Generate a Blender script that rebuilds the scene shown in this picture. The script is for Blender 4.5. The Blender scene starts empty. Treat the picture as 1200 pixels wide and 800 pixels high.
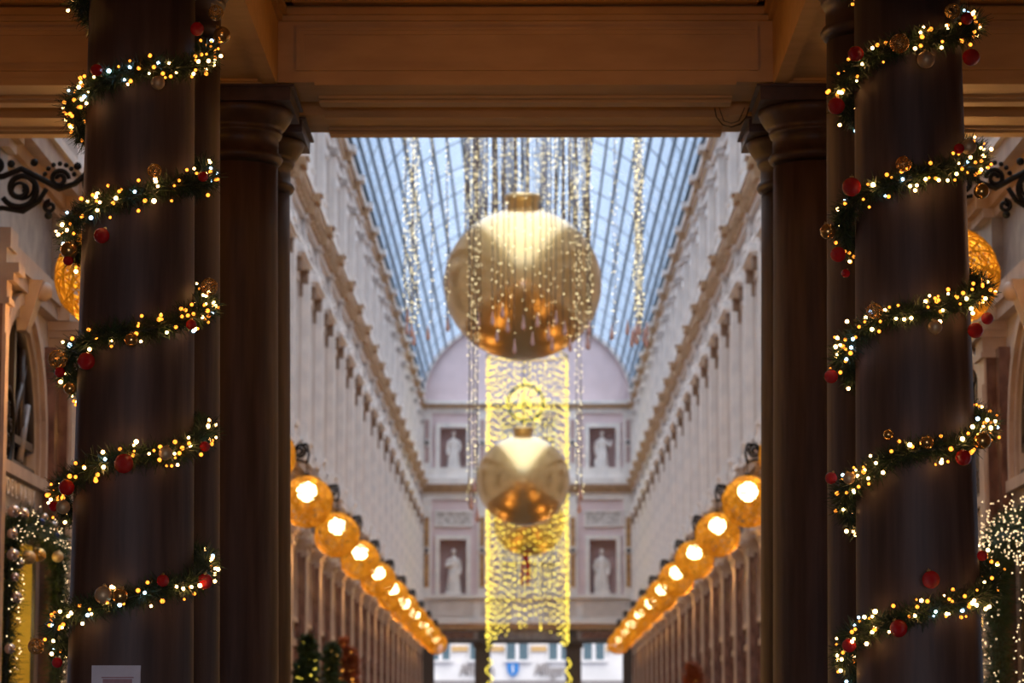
import bpy, math, random
import numpy as np
from mathutils import Vector, Matrix, Euler
random.seed(7); rng = np.random.default_rng(7)
sc = bpy.context.scene
COL = sc.collection
PI = math.pi

# ------------------------------------------------------------ camera
FPX = 3430.0
PITCH = math.atan(470/FPX)
YAW = math.atan(18*math.cos(PITCH)/FPX)
EYE = 1.6
cam_d = bpy.data.cameras.new('camera'); cam = bpy.data.objects.new('camera', cam_d); COL.objects.link(cam)
cam_d.sensor_width = 36; cam_d.lens = FPX/1200*36
cam.location = (0, 0, EYE); cam.rotation_euler = (PI/2+PITCH, 0, YAW)
cam_d.clip_end = 500
cam_d.dof.use_dof = True; cam_d.dof.focus_distance = 14.3; cam_d.dof.aperture_fstop = 4.0
sc.camera = cam
CM = Euler((PI/2+PITCH, 0, YAW)).to_matrix()

def at(px, py, Y):
    d = CM @ Vector(((px-600)/FPX, (400-py)/FPX, -1.0))
    return Vector((0, 0, EYE)) + d*(Y/d.y)

# ------------------------------------------------------------ world: overcast sky, brighter towards the zenith
w = bpy.data.worlds.new('sky'); sc.world = w; w.use_nodes = True
nt = w.node_tree; bg = nt.nodes['Background']
tc = nt.nodes.new('ShaderNodeTexCoord'); sx = nt.nodes.new('ShaderNodeSeparateXYZ')
rp = nt.nodes.new('ShaderNodeValToRGB')
nt.links.new(tc.outputs['Generated'], sx.inputs[0]); nt.links.new(sx.outputs['Z'], rp.inputs[0])
rp.color_ramp.elements[0].position = 0.0; rp.color_ramp.elements[0].color = (0.13, 0.165, 0.22, 1)
rp.color_ramp.elements[1].position = 1.0; rp.color_ramp.elements[1].color = (1.0, 0.95, 0.90, 1)
e = rp.color_ramp.elements.new(0.3); e.color = (0.18, 0.225, 0.305, 1)
e = rp.color_ramp.elements.new(0.55); e.color = (0.86, 0.82, 0.80, 1)
nt.links.new(rp.outputs[0], bg.inputs[0])
bg.inputs[1].default_value = 4.3

sc.view_settings.view_transform = 'Standard'; sc.view_settings.look = 'None'
sc.view_settings.gamma = 1.0; sc.view_settings.use_curve_mapping = False
sc.view_settings.exposure = 0.0
cy = sc.cycles
cy.use_denoising = True; cy.max_bounces = 7; cy.diffuse_bounces = 5; cy.glossy_bounces = 3
cy.transparent_max_bounces = 12; cy.use_light_tree = True; cy.caustics_reflective = False; cy.caustics_refractive = False
cy.sample_clamp_indirect = 4.0

def lamp(name, kind, loc, energy, color, size=0.3, rot=None, size_y=None):
    l = bpy.data.lights.new(name, kind); l.energy = energy; l.color = color
    if kind == 'AREA':
        l.size = size
        if size_y: l.shape = 'RECTANGLE'; l.size_y = size_y
    else: l.shadow_soft_size = size
    o = bpy.data.objects.new(name, l); COL.objects.link(o); o.location = loc
    if rot: o.rotation_euler = rot
    return o
WARM = (1.0, 0.38, 0.045)
# unseen lights: assumed warm hall lamps, and a fill added behind the camera
lamp('assumed_hall_light', 'POINT', (0.0, 16.9, 5.2), 11, WARM, 0.15)
lamp('assumed_hall_light_left', 'POINT', (-3.6, 16.6, 4.6), 16, WARM, 0.15)
lamp('assumed_hall_light_right', 'POINT', (3.6, 16.6, 4.6), 11, WARM, 0.15)
lamp('assumed_hall_light_near', 'POINT', (-1.2, 12.6, 5.6), 5, WARM, 0.15)
fill_l = lamp('added_front_fill', 'AREA', (0, -5.5, 1.4), 42, (0.92, 0.84, 1.0), 5.0, (PI/2-.09, 0, 0), 2.5)  # unseen area light, added for assumed daylight on the front columns
fill_l.data.spread = math.radians(42)

lamp('near_lamp_fill_left', 'POINT', (-3.28, 22.45, 4.66), 52, (1.0, .43, .10), .08)  # unseen lights added below the near ball lamps to warm the walls
lamp('near_lamp_fill_right', 'POINT', (3.28, 22.45, 4.66), 52, (1.0, .43, .10), .08)

# ------------------------------------------------------------ materials
MATS = {}
def mat(name, col, rough=0.6, metal=0.0, col2=None, scale=8.0, stretch=(1,1,1), bump=0.0, emis=None, estr=0.0, transl=0.0, spec=None, detail=5.0):
    m = bpy.data.materials.new(name); m.use_nodes = True; MATS[name] = m
    n = m.node_tree.nodes; l = m.node_tree.links
    b = n['Principled BSDF']
    b.inputs['Base Color'].default_value = (*col, 1); b.inputs['Roughness'].default_value = rough; b.inputs['Metallic'].default_value = metal
    if spec is not None: b.inputs['Specular IOR Level'].default_value = spec
    tc = n.new('ShaderNodeTexCoord'); mp = n.new('ShaderNodeMapping'); no = n.new('ShaderNodeTexNoise')
    mp.inputs['Scale'].default_value = stretch; no.inputs['Scale'].default_value = scale; no.inputs['Detail'].default_value = detail
    l.new(tc.outputs['Object'], mp.inputs[0]); l.new(mp.outputs[0], no.inputs[0])
    c2 = col2 or tuple(c*0.86 for c in col)
    r = n.new('ShaderNodeValToRGB'); r.color_ramp.elements[0].position = 0.36; r.color_ramp.elements[1].position = 0.64
    r.color_ramp.elements[0].color = (*c2, 1); r.color_ramp.elements[1].color = (*col, 1)
    l.new(no.outputs['Fac'], r.inputs[0]); l.new(r.outputs[0], b.inputs['Base Color'])
    if bump:
        bp = n.new('ShaderNodeBump'); bp.inputs['Strength'].default_value = bump; bp.inputs['Distance'].default_value = 0.02
        l.new(no.outputs['Fac'], bp.inputs['Height']); l.new(bp.outputs[0], b.inputs['Normal'])
    if emis:
        b.inputs['Emission Color'].default_value = (*emis, 1); b.inputs['Emission Strength'].default_value = estr
    if transl:
        t = n.new('ShaderNodeBsdfTranslucent'); t.inputs[0].default_value = (*col, 1)
        mx = n.new('ShaderNodeMixShader'); mx.inputs[0].default_value = transl
        l.new(b.outputs[0], mx.inputs[1]); l.new(t.outputs[0], mx.inputs[2]); l.new(mx.outputs[0], n['Material Output'].inputs[0])
    return m
M_col = mat('brown_column_stone', (0.105, 0.068, 0.052), 0.58, col2=(0.055, 0.034, 0.026), scale=5, stretch=(3, 3, 0.25), bump=0.15)
M_cap = mat('brown_capital_stone', (0.085, 0.052, 0.038), 0.45, col2=(0.05, 0.03, 0.022), scale=9, bump=0.2)
M_cream = mat('cream_paint', (0.60, 0.395, 0.165), 0.55, col2=(0.53, 0.34, 0.135), scale=3, stretch=(1, 3, 3))
M_wall = mat('pale_grey_plaster', (0.68, 0.615, 0.58), 0.8, col2=(0.58, 0.52, 0.485), scale=2.2)
M_wallw = mat('white_plaster_moulding', (0.84, 0.79, 0.76), 0.7, col2=(0.72, 0.69, 0.68), scale=3)
M_rel = mat('carved_plaster_relief', (0.72, 0.68, 0.67), 0.8, col2=(0.42, 0.38, 0.36), scale=9, bump=1.0)
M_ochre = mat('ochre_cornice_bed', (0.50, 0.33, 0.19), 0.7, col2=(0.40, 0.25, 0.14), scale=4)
M_cons = mat('brown_console_stone', (0.30, 0.20, 0.14), 0.7)  # dark brown consoles under the window hoods
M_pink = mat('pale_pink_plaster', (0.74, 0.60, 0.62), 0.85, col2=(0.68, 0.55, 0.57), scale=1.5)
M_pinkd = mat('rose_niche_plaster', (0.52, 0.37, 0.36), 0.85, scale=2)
M_marb = mat('brown_red_marble', (0.24, 0.13, 0.10), 0.14, col2=(0.10, 0.05, 0.04), scale=7, stretch=(1, 1, 0.6), detail=9)
M_marbo = mat('amber_marble', (0.55, 0.33, 0.15), 0.25, col2=(0.30, 0.16, 0.08), scale=6, detail=9)
M_shop = mat('weathered_cream_pilaster', (0.50, 0.40, 0.33), 0.5, col2=(0.38, 0.29, 0.24), scale=4)
M_frieze = mat('grey_marble_frieze', (0.30, 0.28, 0.28), 0.35, col2=(0.18, 0.16, 0.17), scale=5, detail=9)
M_black = mat('black_iron', (0.010, 0.008, 0.007), 0.6, metal=0.0, spec=0.2)
M_dark = mat('dark_stained_wood', (0.05, 0.04, 0.04), 0.4)
M_glassd = mat('dark_shop_glass', (0.03, 0.028, 0.035), 0.06, spec=0.8)
M_glassu = mat('grey_window_glass', (0.20, 0.18, 0.18), 0.15)
M_gold = mat('satin_gold', (0.84, 0.58, 0.24), 0.31, metal=1.0, col2=(0.83, 0.57, 0.235), scale=3)
M_gold.node_tree.nodes['Principled BSDF'].inputs['Coat Weight'].default_value = 0.7
M_gold.node_tree.nodes['Principled BSDF'].inputs['Coat Roughness'].default_value = 0.12
M_gold.node_tree.nodes['Principled BSDF'].inputs['Coat IOR'].default_value = 1.9
M_gold.node_tree.nodes['Principled BSDF'].inputs['Coat Tint'].default_value = (1.0, 0.97, 0.9, 1)
M_goldb = mat('gold_bauble', (0.85, 0.52, 0.16), 0.25, metal=0.85)
M_goldm = mat('matt_pale_gold_bauble', (0.70, 0.52, 0.28), 0.5, metal=0.5)
M_red = mat('red_glitter_bauble', (0.75, 0.010, 0.014), 0.25, col2=(0.50, 0.004, 0.006), scale=60, bump=0.4, emis=None)
M_capm = mat('bauble_cap_metal', (0.6, 0.45, 0.2), 0.35, metal=1.0)
M_silver = mat('silver_pink_bauble', (0.75, 0.62, 0.55), 0.2, metal=0.8)
M_fir = mat('fir_needles', (0.045, 0.085, 0.022), 0.55, col2=(0.008, 0.020, 0.008), scale=20)
M_fir2 = mat('blue_green_fir_needles', (0.06, 0.12, 0.07), 0.55, col2=(0.02, 0.05, 0.03), scale=20)
M_wire = mat('green_wire', (0.03, 0.04, 0.02), 0.5)
M_strand = mat('copper_strand_wire', (0.22, 0.16, 0.14), 0.4, metal=0.5)
M_weave = mat('orange_woven_cord', (0.80, 0.48, 0.03), 0.6, col2=(0.48, 0.24, 0.01), scale=9, emis=(1.0, 0.46, 0.012), estr=0.10, transl=0.35)
M_slate = mat('dark_blue_roof_metal', (0.10, 0.13, 0.19), 0.6, scale=3)
M_bar = mat('roof_glazing_bar', (0.10, 0.14, 0.18), 0.5)
M_floor = mat('grey_marble_paving', (0.085, 0.07, 0.06), 0.35, col2=(0.05, 0.04, 0.037), scale=1.5)
M_white = mat('white_render', (0.80, 0.80, 0.82), 0.8, scale=1)
M_teal = mat('teal_window_glass', (0.09, 0.16, 0.20), 0.15)
M_blue = mat('blue_shield_paint', (0.03, 0.22, 0.62), 0.4)
M_grey = mat('grey_lettering', (0.30, 0.27, 0.27), 0.6)
M_lett = mat('pale_metal_lettering', (0.75, 0.72, 0.70), 0.35)
M_paper = mat('white_paper', (0.75, 0.74, 0.78), 0.7)
M_print = mat('pink_grey_print', (0.45, 0.28, 0.30), 0.7, scale=30)
M_yel = mat('yellow_shop_wall', (0.85, 0.62, 0.10), 0.7)
M_redr = mat('red_ribbon', (0.60, 0.03, 0.02), 0.5)
M_orn = mat('copper_orange_foliage', (0.42, 0.10, 0.03), 0.5, col2=(0.16, 0.05, 0.02), scale=20)
M_drop = mat('rose_glass_drop', (0.65, 0.42, 0.38), 0.15)
M_blue_b = mat('dark_blue_bauble', (0.03, 0.05, 0.25), 0.15, metal=0.5)
def emit(name, col, s):
    m = bpy.data.materials.new(name); m.use_nodes = True; n = m.node_tree.nodes; n.clear()
    e = n.new('ShaderNodeEmission'); e.inputs[0].default_value = (*col, 1); e.inputs[1].default_value = s
    o = n.new('ShaderNodeOutputMaterial'); m.node_tree.links.new(e.outputs[0], o.inputs[0]); return m
E_warm = emit('warm_led', (1.0, 0.50, 0.16), 24)
E_amb = emit('amber_fairy_led', (1.0, 0.27, 0.025), 3.4)
E_cool = emit('cool_led', (0.45, 0.72, 1.0), 9)
E_str = emit('strand_led', (1.0, 0.84, 0.45), 4.2)
E_yel = emit('yellow_led', (1.0, 0.78, 0.09), 3.6)
E_lamp = emit('lamp_bulb', (1.0, 0.78, 0.38), 20)
E_shop = emit('shop_led', (1.0, 0.70, 0.38), 5)
M_glow = emit('added_window_glow', (1.0, 0.46, 0.10), 5.5)  # unseen window glow, added for orange ball reflections and warm light on pilasters
# roof glass: slightly milky clear panes
M_roof = bpy.data.materials.new('milky_roof_glass'); M_roof.use_nodes = True
n = M_roof.node_tree.nodes; l = M_roof.node_tree.links; n.clear()
tr = n.new('ShaderNodeBsdfTransparent'); tr.inputs[0].default_value = (0.64, 0.74, 0.86, 1)
tl = n.new('ShaderNodeBsdfTranslucent'); tl.inputs[0].default_value = (0.72, 0.84, 1.0, 1)
tcn = n.new('ShaderNodeTexCoord'); nn = n.new('ShaderNodeTexNoise'); nn.inputs['Scale'].default_value = 0.9
mr = n.new('ShaderNodeMapRange'); mr.inputs['To Min'].default_value = 0.1; mr.inputs['To Max'].default_value = 0.32
mx = n.new('ShaderNodeMixShader'); ou = n.new('ShaderNodeOutputMaterial')
l.new(tcn.outputs['Object'], nn.inputs[0]); l.new(nn.outputs['Fac'], mr.inputs[0]); l.new(mr.outputs[0], mx.inputs[0])
l.new(tr.outputs[0], mx.inputs[1]); l.new(tl.outputs[0], mx.inputs[2]); l.new(mx.outputs[0], ou.inputs[0])

# ------------------------------------------------------------ mesh builder
class MB:
    def __init__(s): s.v = []; s.f = []; s.m = []; s.mats = []; s.sm = []
    def mi(s, m):
        if m not in s.mats: s.mats.append(m)
        return s.mats.index(m)
    def add(s, vs, fs, m, smooth=False):
        b = len(s.v); s.v += [tuple(v) for v in vs]; k = s.mi(m)
        for f in fs: s.f.append(tuple(i+b for i in f)); s.m.append(k); s.sm.append(smooth)
    def box(s, x0, x1, y0, y1, z0, z1, m):
        if x0 > x1: x0, x1 = x1, x0
        vs = [(x, y, z) for z in (z0, z1) for y in (y0, y1) for x in (x0, x1)]
        s.add(vs, [(0,2,3,1),(4,5,7,6),(0,1,5,4),(2,6,7,3),(0,4,6,2),(1,3,7,5)], m)
    def lathe(s, prof, m, c=(0,0,0), n=32, sx=1, sy=1, cap=True, fn=None):
        vs = []; fs = []
        for (r, z) in prof:
            for i in range(n):
                a = 2*PI*i/n; rr = r*(fn(a, z) if fn else 1)
                vs.append((c[0]+rr*sx*math.cos(a), c[1]+rr*sy*math.sin(a), c[2]+z))
        for j in range(len(prof)-1):
            for i in range(n):
                k = (i+1) % n; fs.append((j*n+i, j*n+k, (j+1)*n+k, (j+1)*n+i))
        if cap: fs.append(tuple(range(n))[::-1]); fs.append(tuple((len(prof)-1)*n+i for i in range(n)))
        s.add(vs, fs, m, True)
    def sphere(s, c, r, m, n=16, k=10, sz=1.0):
        prof = [(r*math.sin(PI*j/k) if 0 < j < k else r*0.02, -r*sz*math.cos(PI*j/k)) for j in range(k+1)]
        s.lathe(prof, m, c, n)
    def tube(s, pts, r, m, n=6, closed=False):
        P = [Vector(p) for p in pts]; N = len(P); rs = r if hasattr(r, '__len__') else [r]*N
        vs = []; fs = []; u = None
        for i in range(N):
            if closed: d = P[(i+1) % N]-P[i-1]
            else: d = P[min(i+1, N-1)]-P[max(i-1, 0)]
            d.normalize()
            if u is None: u = d.orthogonal().normalized()
            else:
                u = u - d*u.dot(d); u = u.normalized() if u.length > 1e-6 else d.orthogonal().normalized()
            q = d.cross(u)
            for k in range(n):
                a = 2*PI*k/n; vs.append(P[i]+(u*math.cos(a)+q*math.sin(a))*rs[i])
        for i in range(N if closed else N-1):
            j = (i+1) % N
            for k in range(n):
                k2 = (k+1) % n; fs.append((i*n+k, i*n+k2, j*n+k2, j*n+k))
        if not closed: fs.append(tuple(range(n))[::-1]); fs.append(tuple((N-1)*n+k for k in range(n)))
        s.add(vs, fs, m, True)
    def octa(s, c, r, m):
        x, y, z = c
        s.add([(x+r,y,z),(x-r,y,z),(x,y+r,z),(x,y-r,z),(x,y,z+r),(x,y,z-r)],
              [(0,2,4),(2,1,4),(1,3,4),(3,0,4),(2,0,5),(1,2,5),(3,1,5),(0,3,5)], m)
    def prism(s, poly, y0, y1, m):          # poly in XZ, extruded along Y
        n_ = len(poly)
        vs = [(p[0], y0, p[1]) for p in poly]+[(p[0], y1, p[1]) for p in poly]
        fs = [tuple(range(n_)), tuple(range(2*n_-1, n_-1, -1))]+[(i, (i+1) % n_+0, (i+1) % n_+n_, i+n_)[::-1] for i in range(n_)]
        s.add(vs, fs, m)
    def mesh(s, name):
        me = bpy.data.meshes.new(name); me.from_pydata(s.v, [], s.f)
        for m in s.mats: me.materials.append(m)
        me.polygons.foreach_set('material_index', s.m); me.polygons.foreach_set('use_smooth', s.sm); me.update()
        return me
    def build(s, name, parent=None, loc=None):
        return link(name, s.mesh(name), parent, loc)
def link(name, me, parent=None, loc=None, rot=None, scale=None):
    o = bpy.data.objects.new(name, me); COL.objects.link(o)
    if parent: o.parent = parent
    if loc is not None: o.location = loc
    if rot is not None: o.rotation_euler = rot
    if scale is not None: o.scale = (scale,)*3 if not hasattr(scale, '__len__') else scale
    return o
def empty(name, loc): return link(name, None, None, loc)
LABELS = {}
def tag(o, label, cat, group=None, kind=None):
    if label in LABELS and (group is None or LABELS[label] != group): print('DUPLABEL', label)
    LABELS[label] = group
    o['label'] = label; o['category'] = cat
    if group: o['group'] = group
    if kind: o['kind'] = kind
    return o
def struct(o): o['kind'] = 'structure'; return o
ORD = ['first', 'second', 'third', 'fourth', 'fifth', 'sixth', 'seventh', 'eighth', 'ninth', 'tenth', 'eleventh', 'twelfth', 'thirteenth']
wn = [0]; tn = [0]
def wname(): wn[0] += 1; return 'window_%d' % wn[0]
def tname(): tn[0] += 1; return 'trim_%d' % tn[0]

# ------------------------------------------------------------ floor
b = MB(); b.box(-9, 9, -9, 114.6, -0.3, 0, M_floor); struct(b.build('floor'))
b = MB(); b.box(-30, 30, 114.6, 150, -0.3, -0.02, M_frieze); struct(b.build('floor_street'))

# ------------------------------------------------------------ entrance hall (peristyle) shell
XI_L, XI_R = -1.62, 1.60
ZL = 5.85                      # underside of the lintels
YA, YB, YC, YD = 14.5, 15.45, 18.9, 19.9
SX = 6.2
b = MB(); b.box(-SX-.3, -SX, -8, 19.6, 0, 7.4, M_cream); struct(b.build('wall_added_left'))  # unseen walls and roof, added to keep skylight off the columns
b = MB(); b.box(SX, SX+.3, -8, 19.6, 0, 7.4, M_cream); struct(b.build('wall_added_right'))
b = MB(); b.box(-SX, SX, -8.3, -8, 0, 7.4, M_cream); struct(b.build('wall_added_back'))
b = MB(); b.box(-SX-.3, SX+.3, -8.3, 19.7, 6.62, 7.4, M_cream); struct(b.build('ceiling_hall'))
# building face above the screen, on the gallery side
b = MB(); b.box(-8.5, 8.5, 19.7, 20.1, 6.5, 19.5, M_wall); struct(b.build('wall_front'))
def frame_rect(b, x0, x1, z0, z1, y, d, wd, m):    # a moulded frame standing d proud of plane y (towards camera)
    b.box(x0, x1, y-d, y, z0, z0+wd, m); b.box(x0, x1, y-d, y, z1-wd, z1, m)
    b.box(x0, x0+wd, y-d, y, z0+wd, z1-wd, m); b.box(x1-wd, x1, y-d, y, z0+wd, z1-wd, m)
def lintel(yc, full):
    b = MB(); y0, y1 = yc-0.29, yc+0.29
    b.box(-SX, SX, y0, y1, ZL, 6.62, M_cream)
    # soffit mouldings
    for (xa, xb) in ((-SX, -2.45), (-1.38, 1.36), (2.42, SX)):
        b.box(xa, xb, y0-0.012, y0+0.05, ZL-0.02, ZL+0.03, M_cream)
        b.box(xa, xb, y1-0.13, y1+0.012, ZL-0.035, ZL+0.03, M_cream)
        b.box(xa, xb, y1-0.19, y1-0.13, ZL-0.018, ZL+0.03, M_cream)
    if full:
        for (xa, xb) in ((-SX+.2, -2.3), (-1.5, 1.5), (2.3, SX-.2)):
            frame_rect(b, xa, xb, 5.925, 6.215, y0, 0.022, 0.022, M_cream)
            frame_rect(b, xa+0.02, xb-0.02, 5.945, 6.195, y0, 0.012, 0.03, M_cream)
        for (xa, xb) in ((-SX, -2.22), (-1.6, 1.6), (2.22, SX)):
            for (z0, z1, d) in ((6.255, 6.29, 0.03), (6.29, 6.335, 0.06), (6.36, 6.41, 0.10), (6.41, 6.45, 0.16), (6.45, 6.5, 0.20), (6.5, 6.62, 0.28)):
                b.box(xa+.001*d, xb, y0-d, y0, z0, z1, M_cream)
    return struct(b.build(tname()))
lintel(YC, True); lintel(YD, False); lintel(YB, False); lintel(YA, False)
def soffit_beam(x0, x1, ya, yb, nm=None):
    b = MB(); b.box(x0, x1, ya, yb, ZL, 6.62, M_cream)
    for (a0, a1, c0, c1) in ((x0, x0+.09, ya, yb), (x1-.09, x1, ya, yb), (x0+.09, x1-.09, ya, ya+.09), (x0+.09, x1-.09, yb-.09, yb)):
        b.box(a0, a1, c0, c1, ZL-0.03, ZL, M_cream)
    for (a0, a1, c0, c1) in ((x0+.09, x0+.115, ya+.09, yb-.09), (x1-.115, x1-.09, ya+.09, yb-.09), (x0+.115, x1-.115, yb-.115, yb-.09)):
        b.box(a0, a1, c0, c1, ZL-0.016, ZL, M_cream)
    return struct(b.build(tname()))
for (x0, x1) in ((-2.19, -1.62), (1.60, 2.17)):
    soffit_beam(x0, x1, YB+.29, YC-.29); soffit_beam(x0, x1, YC+.29, YD-.29)
# inner face panels of the long beams
b = MB()
for s_, x in ((1, -1.62), (-1, 1.60)):
    for (z0, z1, d) in ((6.255, 6.29, .03), (6.29, 6.335, .06), (6.36, 6.41, .10), (6.41, 6.45, .16), (6.45, 6.62, .22)):
        b.box(x, x+s_*d, YB+.29, YC-.3, z0, z1, M_cream)
struct(b.build(tname()))

def shaft_r(z): return 0.309-(z-1.9)*0.0125
prof = [(0.40, 0.0), (0.40, 0.10), (0.41, 0.11), (0.42, 0.16), (0.40, 0.21), (0.355, 0.23), (0.345, 0.27), (0.33, 0.30)]
prof += [(shaft_r(z), z) for z in np.linspace(0.36, 5.34, 12)]
rt = shaft_r(5.4)
prof += [(rt, 5.36), (rt+.022, 5.37), (rt+.034, 5.395), (rt+.022, 5.42), (rt+.004, 5.43), (rt+.004, 5.53), (rt+.02, 5.54), (rt+.03, 5.565), (rt+.02, 5.575), (rt+.045, 5.60), (rt+.085, 5.66), (rt+.10, 5.70), (rt+.09, 5.715)]
mb = MB(); mb.lathe([p for p in prof if p[1] < 5.36], M_col, n=56); shaft_me = mb.mesh('shaft')
mb = MB(); mb.lathe([p for p in prof if p[1] >= 5.36], M_cap, n=56)
mb.box(-.375, .375, -.375, .375, 5.715, 5.80, M_cap); mb.box(-.40, .40, -.40, .40, 5.80, ZL-.035, M_cap); cap_me = mb.mesh('capital')
mb = MB(); mb.box(-.44, .44, -.44, .44, 0.0, 0.05, M_cap); base_me = mb.mesh('plinth')
XCL, XCR = -1.905, 1.885
COLDX = {'Al': -.05, 'Ar': .045, 'Bl': -.02, 'Br': .0, 'Cl': 0, 'Cr': 0, 'Dl': 0, 'Dr': 0}
colnames = {'A': 'nearest row, wrapped in a garland of lights', 'B': 'mostly hidden right behind the garlanded one', 'C': 'bare, with its capital under the front lintel', 'D': 'rearmost, seen as a narrow strip beside the gallery opening'}
for k, yc in (('A', YA), ('B', YB), ('C', YC), ('D', YD)):
    for side, xc in (('left', XCL), ('right', XCR)):
        dx = COLDX[k+side[0]]
        t = empty('stone_column', (xc+dx, yc, 0))
        tag(t, '%s dark brown round stone column, %s' % (side, colnames[k]), 'column', None)
        link('shaft', shaft_me, t); link('capital', cap_me, t); link('plinth', base_me, t)

# ------------------------------------------------------------ gallery side walls, one module per bay
WX = 4.25; Y0 = 22.45; BAY = 3.5; NB = 26; YEND = 114.0
def arch_pts(yc, r, zs, n=14): return [(yc+r*math.cos(PI-PI*i/n), zs+r*math.sin(PI*i/n)) for i in range(n+1)]
def zmap(me):
    for v in me.vertices: v.co.z = float(np.interp(v.co.z, [0, 7.14, 9.4, 10.25, 11.02, 11.8, 14.2, 20], [0, 7.14, 10.15, 10.78, 11.6, 12.25, 14.25, 20]))
    me.update(); return me
def bay_mesh(s):
    b = MB()
    def bx(u0, u1, y0, y1, z0, z1, m): b.box(s*(WX-u0), s*(WX-u1), y0, y1, z0, z1, m)
    yc = BAY/2
    def plate(u, zb, zt, hw, zs, arch, mt, rev, y0=0, y1=BAY):
        """wall face with an opening from zb; arch or square headed"""
        X = s*(WX-u); Xr = s*(WX-u+rev)
        pts = arch_pts(yc, hw, zs) if arch else [(yc-hw, zs), (yc+hw, zs)]
        pts = [(yc-hw, zb)]+(pts)+[(yc+hw, zb)]
        def q(a, c): b.add([(X, a[0], a[1]), (X, c[0], c[1]), (X, c[0], zt), (X, a[0], zt)], [(0,1,2,3)], mt)
        q((y0, zb), (yc-hw, zb)); q((yc+hw, zb), (y1, zb))
        for a, c in zip(pts[1:-2], pts[2:-1]): q(a, c)
        for a, c in zip(pts[:-1], pts[1:]):
            b.add([(X, a[0], a[1]), (X, c[0], c[1]), (Xr, c[0], c[1]), (Xr, a[0], a[1])], [(0,1,2,3)], mt)
    # shop opening, fascia with room for a sign, arched mezzanine window
    plate(0.0, 0.0, 3.50, 1.15, 3.35, False, M_shop, .03)
    bx(0.0, .05, 0.3, BAY-.3, 3.35, 3.47, M_shop); bx(0, .015, .3, BAY-.3, 3.47, 3.78, M_frieze); bx(0, .07, .3, BAY-.3, 3.76, 3.86, M_shop)
    bx(-.05, 0.0, 0, BAY, 3.5, 3.86, M_shop)
    plate(0.0, 3.86, 5.40, 1.0, 4.12, True, M_wall, .09)
    # archivolt
    for (r0, r1, u) in ((1.0, 1.10, .03), (1.10, 1.20, .07)):
        po = [(yc-r1, 3.86)]+arch_pts(yc, r1, 4.12)+[(yc+r1, 3.86)]; pi_ = [(yc-r0, 3.86)]+arch_pts(yc, r0, 4.12)+[(yc+r0, 3.86)]
        X = s*(WX-u); Xw = s*WX
        for i in range(len(po)-1):
            b.add([(X, *po[i]), (X, *po[i+1]), (X, *pi_[i+1]), (X, *pi_[i])], [(0,1,2,3)], M_shop)
            b.add([(X, *po[i]), (X, *po[i+1]), (Xw, *po[i+1]), (Xw, *po[i])], [(0,1,2,3)], M_shop)
            b.add([(X, *pi_[i]), (X, *pi_[i+1]), (Xw, *pi_[i+1]), (Xw, *pi_[i])], [(0,1,2,3)], M_shop)
    # keystone scroll
    b.add([(s*(WX-u), y, z) for (y, z, u) in ((yc-.09, 5.0, .08), (yc+.09, 5.0, .08), (yc+.14, 5.42, .22), (yc-.14, 5.42, .22), (yc-.09, 5.0, 0), (yc+.09, 5.0, 0), (yc+.14, 5.42, 0), (yc-.14, 5.42, 0))],
          [(0,1,2,3),(0,3,7,4),(1,5,6,2),(3,2,6,7),(0,4,5,1)], M_shop)
    b.sphere((s*(WX-.2), yc, 5.34), .085, M_shop, 10, 6)
    # marble strips and pilasters (halves at both ends of the bay)
    for (y0, y1) in ((0, .42), (BAY-.42, BAY)): bx(0, .10, y0, y1, .5, 5.05, M_marb)
    for (y0, y1) in ((0, .20), (BAY-.20, BAY)):
        bx(.05, .18, y0, y1, 0, 4.98, M_marb); bx(.18, .20, y0, y1, 0, 4.98, M_shop)
        yy0, yy1 = (y0, y1-.05) if y0 == 0 else (y0+.05, y1)
        bx(.20, .21, yy0, yy1, .9, 4.75, M_shop)
    for (z0, z1, hw, u) in ((4.98, 5.03, .23, .23), (5.03, 5.16, .21, .21), (5.16, 5.22, .25, .26), (5.22, 5.30, .28, .30)):
        bx(0, u, 0, hw, z0, z1, M_shop); bx(0, u, BAY-hw, BAY, z0, z1, M_shop)
    # entablature of the ground floor
    for (z0, z1, u, ur, m) in ((5.30, 5.42, .10, .20, M_shop), (5.42, 5.58, .13, .23, M_shop), (5.58, 6.22, .03, .13, M_frieze), (6.22, 6.30, .10, .20, M_shop),
                            (6.30, 6.42, .15, .26, M_ochre), (6.42, 6.60, .26, .36, M_shop), (6.60, 6.68, .30, .40, M_wallw)):
        bx(0, u, 0, BAY, z0, z1, m)
        bx(u, ur, 0, .34, z0, z1, m); bx(u, ur, BAY-.34, BAY, z0, z1, m)
    bx(-.05, .12, 0, BAY, 6.68, 7.0, M_wall)
    for (y0, y1) in ((0, .30), (BAY-.30, BAY)):
        bx(.12, .24, y0, y1, 6.68, 7.05, M_wallw); bx(.12, .28, y0, y1, 7.05, 7.14, M_wallw)
    # first floor
    plate(0.0, 7.0, 10.2, .58, 9.25, False, M_wall, .12)
    for (y0, y1) in ((0, .24), (BAY-.24, BAY)):
        bx(0, .06, y0, y1, 7.14, 9.95, M_wall)
    for (y0, y1) in ((0, .15), (BAY-.15, BAY)):
        bx(.06, .21, y0, y1, 7.14, 9.75, M_wallw)
    bx(0, .26, 0, .21, 9.75, 9.95, M_rel); bx(0, .26, BAY-.21, BAY, 9.75, 9.95, M_rel)
    for yy in (yc-.58-.16, yc+.58): bx(0, .08, yy, yy+.16, 7.1, 9.3, M_wallw)
    for yy in (.62, BAY-.62-.10): bx(0, .05, yy, yy+.10, 7.2, 9.8, M_wallw)
    bx(0, .10, yc-.80, yc+.80, 9.25, 9.42, M_wallw)
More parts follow.
